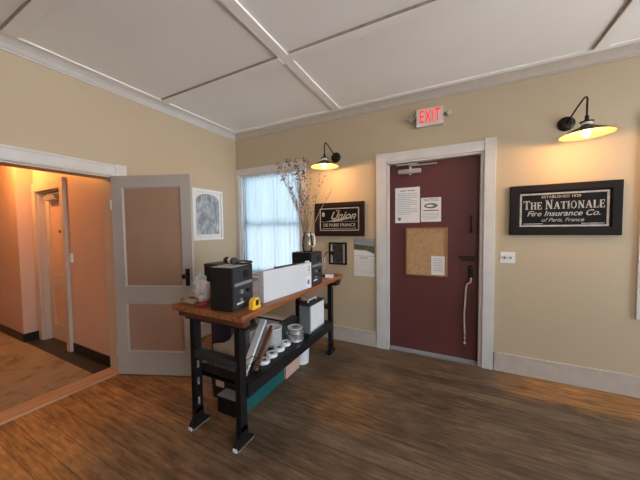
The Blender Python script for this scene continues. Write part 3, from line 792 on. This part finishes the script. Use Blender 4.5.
sh = MB(); bb(sh, -1.65, -1.162, 1.262, 2.573, .362, .378); bb(sh, -1.178, -1.160, 1.262, 2.573, .300, .381); bb(sh, -1.645, -1.178, 1.262, 1.270, .350, .435); bb(sh, -1.66, -1.645, 1.262, 2.573, .300, .381)
sh.build('shelf', M['black'], B)
bb(MB(), -1.584, -1.206, 1.205, 1.262, .500, .550, .003).build('crossbar', M['dgrey'], B)
bb(MB(), -1.584, -1.206, 2.573, 2.622, .500, .550, .003).build('crossbar', M['dgrey'], B)
for z in (.30, .42, .16): bb(MB(), -1.5835, -1.579, 1.222, 1.236, z, z + .05).build('masking_tape_strip', M['grey'], B)

# ---- on the bench: speakers
def speaker(loc, rz, w, d, h, lab, face):
    """stereo cabinet; local +x side carries the front panel with knobs"""
    t = thing('stereo_speaker', lab, 'speaker', loc, rz)
    MB().box(-w, 0, 0, d, 0, h, bevel=.004).build('cabinet', M['black'], t)
    MB().box(-w + .006, -.006, .006, d - .006, h, h + .002).build('top_panel', face, t)
    MB().box(0, .004, .008, d - .008, .008, h - .008).build('front_panel', M['dgrey'], t)
    MB().box(.004, .006, .018, d - .018, h * .56, h * .63).build('display_strip', M['grey'], t)
    MB().cyl((.004, d * .62, h * .80), (.012, d * .62, h * .80), .030, .026).build('speaker_cone', M['black'], t, smooth=True)
    for (u, v, r_) in ((.35, .42, .014), (.68, .40, .012), (.32, .24, .010)):
        MB().cyl((.004, d * u, h * v), (.018, d * u, h * v), r_).build('knob', M['black'] if u > .4 else M['grey'], t, smooth=True)
    MB().box(.004, .0052, d * .18, d * .5, h * .13, h * .17).build('badge', M['white'], t)
    return t
speaker((-1.185, 1.170, TZ), R(7), .165, .215, .268, 'large black stereo speaker with grey top, at the near end of the workbench', M['lgrey'])
speaker((-1.10, 2.000, TZ), R(2), .190, .225, .290, 'black stereo speaker with knobs carrying the glass vase, at the far end of the workbench', M['black'])
# headphones on the near speaker
t = thing('headphones', 'black headphones with a pale ear pad lying on the near speaker top', 'headphones', (-1.318, 1.300, TZ + .2705), R(-15))
MB().tube([(-.05, 0, .012), (-.085, .045, .007), (-.06, .12, .006), (.0, .14, .006), (.06, .12, .006), (.085, .045, .007), (.05, 0, .012)][0:7], .006).build('headband', M['black'], t, smooth=True)
for x in (-.042, .042):
    e = MB().cyl((x - .014, -.003, .024), (x + .014, -.003, .024), .023, seg=24).build('ear_cup', M['black'], t, smooth=True)
MB().sphere((0.0, -.010, .026), .020, (1.1, .6, 1)).build('ear_pad', M['dial'], t, smooth=True)
MB().tube([(.06, .0, .008), (.10, .02, .006), (.12, .07, .006)], .0035).build('cable', M['black'], t, smooth=True)

# ---- long white carton along the bench edge
A_, B_ = Vector((-1.142, 1.412, TZ)), Vector((-1.083, 1.975, TZ))
ang = math.atan2(-(B_.x - A_.x), B_.y - A_.y); Ln = (B_ - A_).length
t = thing('flat_carton', 'long flat white carton standing on edge along the workbench, between the two speakers', 'carton', A_, ang)
MB().box(-.045, 0, 0, Ln, 0, .215, bevel=.002).build('carton_body', M['cartonw'], t)
MB().box(0, .0008, Ln - .080, Ln - .015, .012, .105).build('label_sticker', M['paper'], t)
MB().poly([(.0009, Ln - .047 + .018 * math.cos(a), .055 + .022 * math.sin(a)) for a in [2 * PI * i / 12 for i in range(12)]], (.0006, 0, 0)).build('logo', M['blue'], t)
for z in (.155, .180): MB().cyl((0, Ln - .035, z), (.0015, Ln - .035, z), .007).build('hole', M['black'], t)
t = thing('black_rod', 'thin black rod lying along the top of the white carton', 'rod', A_ + Vector((0, 0, .2155)), ang)
MB().tube([(-.022, .13, .006), (-.022, .40, .007), (-.022, .50, .007)], .006).build('rod', M['black'], t, smooth=True)
MB().tube([(-.022, .50, .007), (-.022, .56, .007)], .007).build('rod_tip', M['white'], t, smooth=True)

# ---- yellow tape measure
t = thing('tape_measure', 'yellow tape measure with a black label at the near bench edge', 'tape measure', (-1.120, 1.290, TZ), R(4))
prf = [(.0, -.034, 0), (0, .040, 0), (0, .042, .012), (0, .036, .050), (0, .022, .068), (0, -.012, .070), (0, -.030, .052), (0, -.036, .02)]
MB().poly([(-.016, y_, z_) for _, y_, z_ in prf], (.032, 0, 0)).build('case', M['yellow'], t)
MB().box(.016, .018, -.008, .022, .022, .056, bevel=.0005).build('label_plate', M['black'], t)
MB().box(-.010, .010, .0421, .052, .0, .010).build('tape_hook', M['alum'], t)

# ---- near left clutter
def crumple(nm, lab, cat, loc, rx, ry, rz_, m_, seed, amp=.28, sub=3):
    random.seed(seed)
    bm = MB(); bmesh.ops.create_icosphere(bm.bm, subdivisions=sub, radius=1)
    from mathutils import noise
    for v in bm.bm.verts:
        n_ = v.co.normalized(); f_ = 1 + amp * noise.noise(n_ * 2.3 + Vector((seed, 0, 0))) + amp * .6 * noise.noise(n_ * 6.1 + Vector((0, seed, 0)))
        v.co = Vector((n_.x * rx, n_.y * ry, n_.z * rz_)) * f_
    zm = min(v.co.z for v in bm.bm.verts)
    for v in bm.bm.verts: v.co.z = max(v.co.z - zm - .006, 0)
    return tag(bm.build(nm, m_, None, loc=loc), lab, cat)
crumple('plastic_bag', 'crumpled white and pink plastic bag left of the near speaker', 'bag', (-1.525, 1.245, TZ), .058, .05, .078, M['bag'], 3)
crumple('bubble_wrap', 'crumpled pale blue plastic wrap behind the pink and white bag', 'plastic wrap', (-1.635, 1.310, TZ), .050, .05, .085, M['cloth'], 9)
t = thing('toolbox', 'dark box standing on the workbench between the near speaker and the open door', 'box', (-1.61, 1.47, TZ))
MB().box(-.08, .07, -.08, .08, 0, .225, bevel=.006).build('box_body', M['black'], t)
MB().box(-.082, .072, -.082, .082, .225, .245, bevel=.006).build('lid', M['dgrey'], t)
def squiggle(nm, lab, c, r_, rad, m_, seed, turns=3.2, zz=.05):
    random.seed(seed); pts = []
    nn = int(turns * 9)
    for i in range(nn):
        a = 2 * PI * i / 9; k_ = r_ * (.6 + .5 * random.random())
        pts.append((k_ * math.cos(a) * 1.25, k_ * math.sin(a), rad + zz * i / nn * (.5 + .5 * random.random())))
    return tag(MB().tube(pts, rad, seg=7).build(nm, m_, None, smooth=True, loc=c), lab, 'cord')
squiggle('tangled_cord', 'tangled tan cord heaped on the near left corner of the workbench', (-1.600, 1.195, TZ), .052, .0065, M['tancord'], 4)
squiggle('red_cord', 'small coil of red cord on the near edge of the workbench', (-1.46, 1.172, TZ), .026, .006, M['redcord'], 6, 2.4, .03)
squiggle('coiled_cord', 'black cord loosely coiled on the bench behind the tan cord', (-1.655, 1.235, TZ), .025, .005, M['black'], 8, 2.5, .03)

# ---- gooseneck desk lamp, white box, vase and stems at the far end
t = thing('desk_lamp', 'small chrome gooseneck lamp with black head at the far end of the workbench', 'lamp', (-1.205, 2.50, TZ))
MB().lathe([(0, 0), (.040, 0), (.040, .010), (.012, .018), (0, .018)]).build('base', M['black'], t, smooth=True)
MB().tube([(0, 0, .015), (0, 0, .08), (-.006, -.002, .17), (-.002, 0, .225), (.022, .004, .255), (.045, .006, .255)], .0075).build('gooseneck', M['chrome'], t, smooth=True)
MB().lathe([(.010, 0), (.014, .02), (.026, .055), (.024, .055), (.012, .018), (.008, 0)], (.040, .005, .257), rot=Euler((0, R(105), 0)), close=True).build('lamp_head', M['black'], t, smooth=True)
t = thing('small_carton', 'small white carton lying beside the gooseneck lamp base', 'carton', (-1.14, 2.46, TZ), R(18))
MB().box(-.040, .040, -.03, .03, 0, .030, bevel=.003).build('carton_body', M['white'], t)
MB().box(-.0405, .0405, -.012, .012, .0295, .0312).build('tape_band', M['pink'], t)

VX, VY, VZ = -1.180, 2.085, TZ + .292
t = thing('glass_vase', 'clear glass vase of dried stems standing on the far speaker', 'vase', (VX, VY, VZ))
MB().lathe([(0, .001), (.036, .001), (.042, .006), (.050, .06), (.046, .12), (.036, .155), (.040, .178), (.037, .178), (.033, .155), (.043, .12), (.047, .06), (.039, .012), (0, .010)], seg=32).build('vase_body', M['vase'], t, smooth=True)
MB().tube([(.042, 0, .16), (.066, 0, .15), (.074, 0, .11), (.066, 0, .06), (.048, 0, .045)], .006).build('handle', M['ceramic'], t, smooth=True)
random.seed(21)
spec = [(-.27, -.05, .74, 0), (-.22, .02, .80, 0), (-.17, -.04, .83, 0), (-.12, .03, .78, 0), (-.08, -.06, .80, 0), (-.04, .05, .83, 0), (.0, 0, .79, 0), (-.30, .06, .68, 0), (-.24, -.10, .77, 0),
        (.05, -.03, .72, 1), (.10, .04, .66, 1), (.17, -.02, .63, 1), (.23, .03, .52, 1), (-.14, .08, .62, 1), (-.06, -.08, .55, 1), (.05, .08, .50, 1), (-.19, -.06, .70, 0), (-.10, 0, .68, 0), (.01, -.05, .60, 1), (-.03, .02, .70, 0),
        (-.07, .02, .42, 1), (-.02, -.03, .38, 1), (.03, .0, .45, 1), (-.11, -.02, .47, 1), (.07, .02, .40, 1), (-.04, .03, .34, 1)]
for i, (dx, dy, h_, kind) in enumerate(spec):
    dx += random.uniform(-.012, .012)
    a = random.uniform(0, 2 * PI); bx_, by_ = .018 * math.cos(a), .018 * math.sin(a)
    P = lambda u: Vector((bx_ * (1 - u) + dx * u ** 1.65, by_ * (1 - u) + dy * u ** 1.5, .014 + h_ * u))
    st = thing('dried_stem', 'thin dried stem with dark seed heads in the glass vase on the far speaker' if kind == 0 else 'pale dried stem with sparse buds in the glass vase on the far speaker', 'dried flower',
               (VX, VY, VZ), group='dark-headed dried stems in the vase' if kind == 0 else 'pale dried stems in the vase')
    tb = MB().tube([P(0), P(.25), P(.5), P(.75), P(1)], lambda u: .0042 * (1 - u) + .0012, seg=5)
    hd = MB()
    nh = 17 if kind == 0 else 6
    for k_ in range(nh):
        u = .45 + .55 * (k_ + random.random()) / nh if kind == 0 else .6 + .4 * (k_ + 1) / nh
        p = P(u); off = Vector((random.uniform(-1, 1), random.uniform(-1, 1), random.uniform(0, 1))) * (.026 if kind == 0 else .014)
        tb.tube([p, p + off * .6, p + off], .0008, seg=4, smooth=False)
        hd.sphere(p + off, random.uniform(.0035, .0065) if kind == 0 else .005, (1, 1, 1.3), seg=6)
    if kind == 0:
        for k_ in range(5):
            hd.sphere(P(1) + Vector((random.uniform(-.02, .02), random.uniform(-.02, .02), random.uniform(-.04, .02))), .0085, seg=6)
    tb.build('stalk', M['stemp'] if kind else M['stem'], st)
    hb = hd.build('seed_heads', M['seed'] if i % 2 else M['seedp'], st); hb['kind'] = 'stuff'

# ------------------------------------------------------------------ on the lower shelf
SZ = .3785
t = thing('tan_folder', 'tan cardboard folder leaning behind the near crossbar on the lower shelf', 'folder', (-1.40, 1.33, SZ), R(-4))
MB().poly([(-.16, 0, 0), (.13, 0, 0), (.13, 0, .325), (.07, 0, .300), (.02, 0, .235), (-.05, 0, .195), (-.16, 0, .165)], (0, .012, 0)).build('cover', M['tan'], t)
MB().poly([(-.15, -.004, .05), (.10, -.004, .045), (.10, -.004, .075), (-.15, -.004, .095)], (0, .0035, 0)).build('paper_insert', M['paper'], t)
t = thing('navy_crate', 'dark navy box on the lower shelf behind the tan folder', 'box', (-1.53, 1.52, SZ))
MB().box(-.10, .10, -.13, .13, 0, .30, bevel=.004).build('box_body', M['navy'], t)
MB().box(-.102, .102, -.132, .132, .300, .318, bevel=.003).build('lid', M['grey'], t)
t = thing('taupe_carton', 'taupe cardboard carton on the shelf behind the leaning white board', 'carton', (-1.375, 1.60, SZ), R(3))
MB().box(-.055, .040, -.13, .09, 0, .245, bevel=.002).build('carton_body', M['taupe'], t)
MB().poly([(-.055, -.13, .247), (.040, -.13, .247), (.060, -.185, .302), (-.045, -.185, .302)], (0, .003, .003)).build('flap', M['taupe'], t)
def lean(nm, lab, cat, a, b, w_, th, m_):
    a, b = Vector(a), Vector(b); d = (b - a); L_ = d.length
    bm = MB().box(-w_ / 2, w_ / 2, -th / 2, th / 2, 0, L_, bevel=.001)
    o = bm.build(nm, m_); o.location = a; 
    zax = d.normalized(); xax = Vector((0, 1, 0)).cross(zax).normalized(); yax = zax.cross(xax)
    o.rotation_euler = Matrix((xax, yax, zax)).transposed().to_euler()
    return tag(o, lab, cat)
lean('white_board', 'long narrow white board leaning up from the lower shelf to the taupe carton', 'board', (-1.262, 1.325, SZ + .012), (-1.290, 1.585, .688), .055, .014, M['white'])
lean('brown_board', 'brown wooden offcut leaning beside the narrow white board on the lower shelf', 'board', (-1.235, 1.41, SZ + .012), (-1.262, 1.635, .600), .040, .016, M['brown'])
lean('brown_batten', 'thin reddish brown strip leaning just behind the brown wooden offcut', 'board', (-1.285, 1.48, SZ + .010), (-1.305, 1.70, .600), .025, .012, M['benchd'])
# wire rack
t = thing('wire_rack', 'small black wire rack at the near right corner of the lower shelf', 'rack', (-1.215, 1.345, SZ))
w_ = MB()
for z in (.004, .06, .115): w_.tube([(-.03, -.055, z), (.03, -.055, z), (.03, .055, z), (-.03, .055, z), (-.03, -.055, z)], .0022, seg=6, smooth=False)
w_.build('hoops', M['black'], t)
w2 = MB()
for p in ((-.03, -.055), (.03, -.055), (.03, .055), (-.03, .055), (.03, 0), (0, -.055)): w2.tube([(p[0], p[1], 0), (p[0], p[1], .118)], .0022, seg=6, smooth=False)
w2.build('uprights', M['black'], t)
# tape rolls
def roll_proto():
    t = thing('tape_roll', '', 'tape roll', (0, 0, 0), group='white tape rolls along the shelf front')
    MB().lathe([(.020, 0), (.044, 0), (.045, .002), (.045, .024), (.044, .026), (.020, .026)], close=True, seg=28).build('tape', M['white'], t, smooth=True)
    MB().lathe([(.0185, .0), (.0198, .0), (.0198, .0262), (.0185, .0262)], close=True, seg=24).build('core', M['tancord'], t, smooth=True)
    return t
rp = roll_proto()
for i, ((x, y), lab) in enumerate(zip(((-1.262, 1.545), (-1.272, 1.655), (-1.280, 1.765), (-1.290, 1.870)),
        ('white tape roll lying nearest the camera in the row on the lower shelf', 'second white tape roll from the near end of the shelf row',
         'third white tape roll from the near end of the shelf row', 'white tape roll at the far end of the row, against the silver tins'))):
    o = rp if i == 0 else copy_tree(rp)
    o.location = (x, y, SZ); o['label'] = lab
# tins
def tin(nm, lab, loc, r_, h_, body, lidm, cat='tin', group=None, rim=None):
    t = thing(nm, lab, cat, loc, group=group)
    MB().lathe([(0, 0), (r_ - .002, 0), (r_, .003), (r_ - .001, .006), (r_ - .001, h_ - .008), (r_, h_ - .005), (0, h_ - .005)], seg=36).build('body', body, t, smooth=True)
    MB().lathe([(0, h_ - .0049), (r_ + .002, h_ - .0049), (r_ + .002, h_ + .003), (r_ - .006, h_ + .003), (r_ - .010, h_), (0, h_)], seg=36).build('lid', lidm, t, smooth=True)
    return t
tin('round_tin', 'lower of two stacked round silver tins on the lower shelf', (-1.275, 2.005, SZ), .078, .060, M['tin'], M['tin'], group='stacked silver tins')
o = tin('round_tin', 'upper of two stacked round silver tins, with a white top', (-1.275, 2.005, SZ + .0632), .066, .050, M['tin'], M['white'], group='stacked silver tins')
MB().cyl((0, 0, .0531), (0, 0, .0545), .030).build('top_label', M['grey'], o)
tin('paint_can', 'grey paint can with a white lid behind the silver tins on the lower shelf', (-1.395, 1.835, SZ), .078, .150, M['lgrey'], M['white'], cat='paint can')
tin('paint_can', 'paint can with a white lid, deepest on the shelf beside the navy box', (-1.545, 1.79, SZ), .070, .165, M['alum'], M['white'], cat='paint can')
# equipment case
t = thing('equipment_case', 'upright grey case with white side and carrying handle at the far end of the shelf', 'case', (-1.205, 2.155, SZ))
MB().box(-.115, 0, 0, .310, 0, .262, bevel=.005).build('case_body', M['grey'], t)
MB().box(0, .003, .018, .295, .022, .258).build('side_panel', M['white'], t)
MB().box(-.118, .003, -.003, .313, .262, .275, bevel=.004).build('lid', M['dgrey'], t)
MB().tube([(-.058, .07, .275), (-.058, .08, .298), (-.058, .23, .298), (-.058, .24, .275)], .008, smooth=False).build('handle', M['white'], t, smooth=True)

# ------------------------------------------------------------------ under the bench, on the floor
t = thing('black_bin', 'black storage bin with a printed label under the near end of the workbench', 'bin', (-1.605, 1.655, 0))
MB().poly([(-.155, -.15, 0), (.155, -.15, 0), (.175, -.16, .26), (-.175, -.16, .26)], (0, .30, 0)).build('bin_body', M['black'], t)
MB().box(-.18, .18, -.166, .146, .2601, .282, bevel=.004).build('lid', M['dgrey'], t)
MB().box(-.105, -.025, -.166, -.1535, .115, .175).build('label', M['tan'], t)
t = thing('low_box', 'low black box with a grey lid on the floor in front of the black bin', 'box', (-1.470, 1.448, 0), R(2))
MB().box(-.115, .10, -.055, .035, 0, .125, bevel=.003).build('box_body', M['black'], t)
MB().box(-.117, .102, -.057, .037, .125, .132, bevel=.002).build('lid', M['grey'], t)
t = thing('teal_box', 'long teal box on the floor under the workbench, beside the black bin', 'box', (-1.370, 1.455, 0))
MB().box(-.048, 0, 0, .505, 0, .270, bevel=.004).build('box_body', M['teal'], t)
MB().box(-.050, .002, -.002, .507, .270, .290, bevel=.003).build('lid', M['teal'], t)
t = thing('pink_box', 'pale pink flat box on the floor past the teal box', 'box', (-1.360, 1.975, 0))
MB().box(-.12, 0, 0, .235, 0, .225, bevel=.003).build('box_body', M['pink'], t)
MB().box(-.122, .002, -.002, .237, .225, .232, bevel=.002).build('lid', M['pink'], t)
t = thing('white_bucket', 'white plastic bucket on the floor past the pale pink box', 'bucket', (-1.395, 2.315, 0))
MB().lathe([(0, 0), (.066, 0), (.070, .003), (.080, .20), (.083, .20), (.083, .212), (.078, .212), (.067, .006), (0, .006)], seg=32).build('bucket_body', M['white'], t, smooth=True)
MB().tube([(.083, 0, .19), (.088, 0, .15), (.0, -.094, .085), (-.088, 0, .15), (-.083, 0, .19)], .002).build('wire_handle', M['alum'], t, smooth=True)

# baseboard heater on the back wall below the window
t = thing('baseboard_heater', 'low white baseboard heater with a dark slot, under the window behind the workbench', 'heater', (-2.33, YB - .025, 0))
MB().box(-.50, .50, -.075, 0, .02, .165, bevel=.006).build('housing', M['trim'], t)
MB().box(-.485, .485, -.0775, -.070, .135, .155).build('heat_slot', M['black'], t)
MB().box(-.505, -.49, -.078, 0, 0, .170).build('end_cap', M['white'], t)
MB().box(.49, .505, -.078, 0, 0, .170).build('end_cap', M['white'], t)
t = tag(MB().tube([(-1.30, 2.30, .673), (-1.32, 2.25, .72), (-1.30, 2.18, .83)], .0025, seg=6).build('thin_cable', M['black'], None), 'thin dark cable running up from the grey case to the bench top', 'cable')

# ------------------------------------------------------------------ world, camera
w = bpy.data.worlds.new('daylight'); S.world = w; w.use_nodes = True
N, Lk = w.node_tree.nodes, w.node_tree.links
bg = N['Background']
tc = N.new('ShaderNodeTexCoord'); sx = N.new('ShaderNodeSeparateXYZ'); Lk.new(tc.outputs['Generated'], sx.inputs[0])
rp = N.new('ShaderNodeValToRGB'); mr = N.new('ShaderNodeMapRange'); mr.inputs['From Min'].default_value = -.3; mr.inputs['From Max'].default_value = .6
Lk.new(sx.outputs['Z'], mr.inputs['Value']); Lk.new(mr.outputs[0], rp.inputs['Fac'])
e = rp.color_ramp.elements
e[0].position = 0; e[0].color = (1.25, 1.25, 1.25, 1); e[1].position = 1; e[1].color = (.70, .86, 1, 1)
x = e.new(.33); x.color = (1.1, 1.12, 1.15, 1); x = e.new(.40); x.color = (.76, .90, 1, 1)
Lk.new(rp.outputs[0], bg.inputs['Color']); bg.inputs['Strength'].default_value = 7.6

M3 = ((.8927651, .45038346, -.01118975), (-.00906642, .04279291, .99904283), (-.45043121, .89180912, -.04228739))
cam = bpy.data.cameras.new('camera'); co = bpy.data.objects.new('camera', cam); C.objects.link(co)
r_, u_, f_ = (Vector(v) for v in M3)
co.matrix_world = Matrix.Translation((0, 0, 1.3735)) @ Matrix((r_, u_, -f_)).transposed().to_4x4()
cam.sensor_width = 36; cam.lens = 265.72 / 640 * 36; cam.clip_start = .02
S.camera = co
S.view_settings.view_transform = 'Standard'; S.view_settings.look = 'None'
S.view_settings.exposure = .74; S.view_settings.gamma = 1; S.view_settings.use_curve_mapping = False
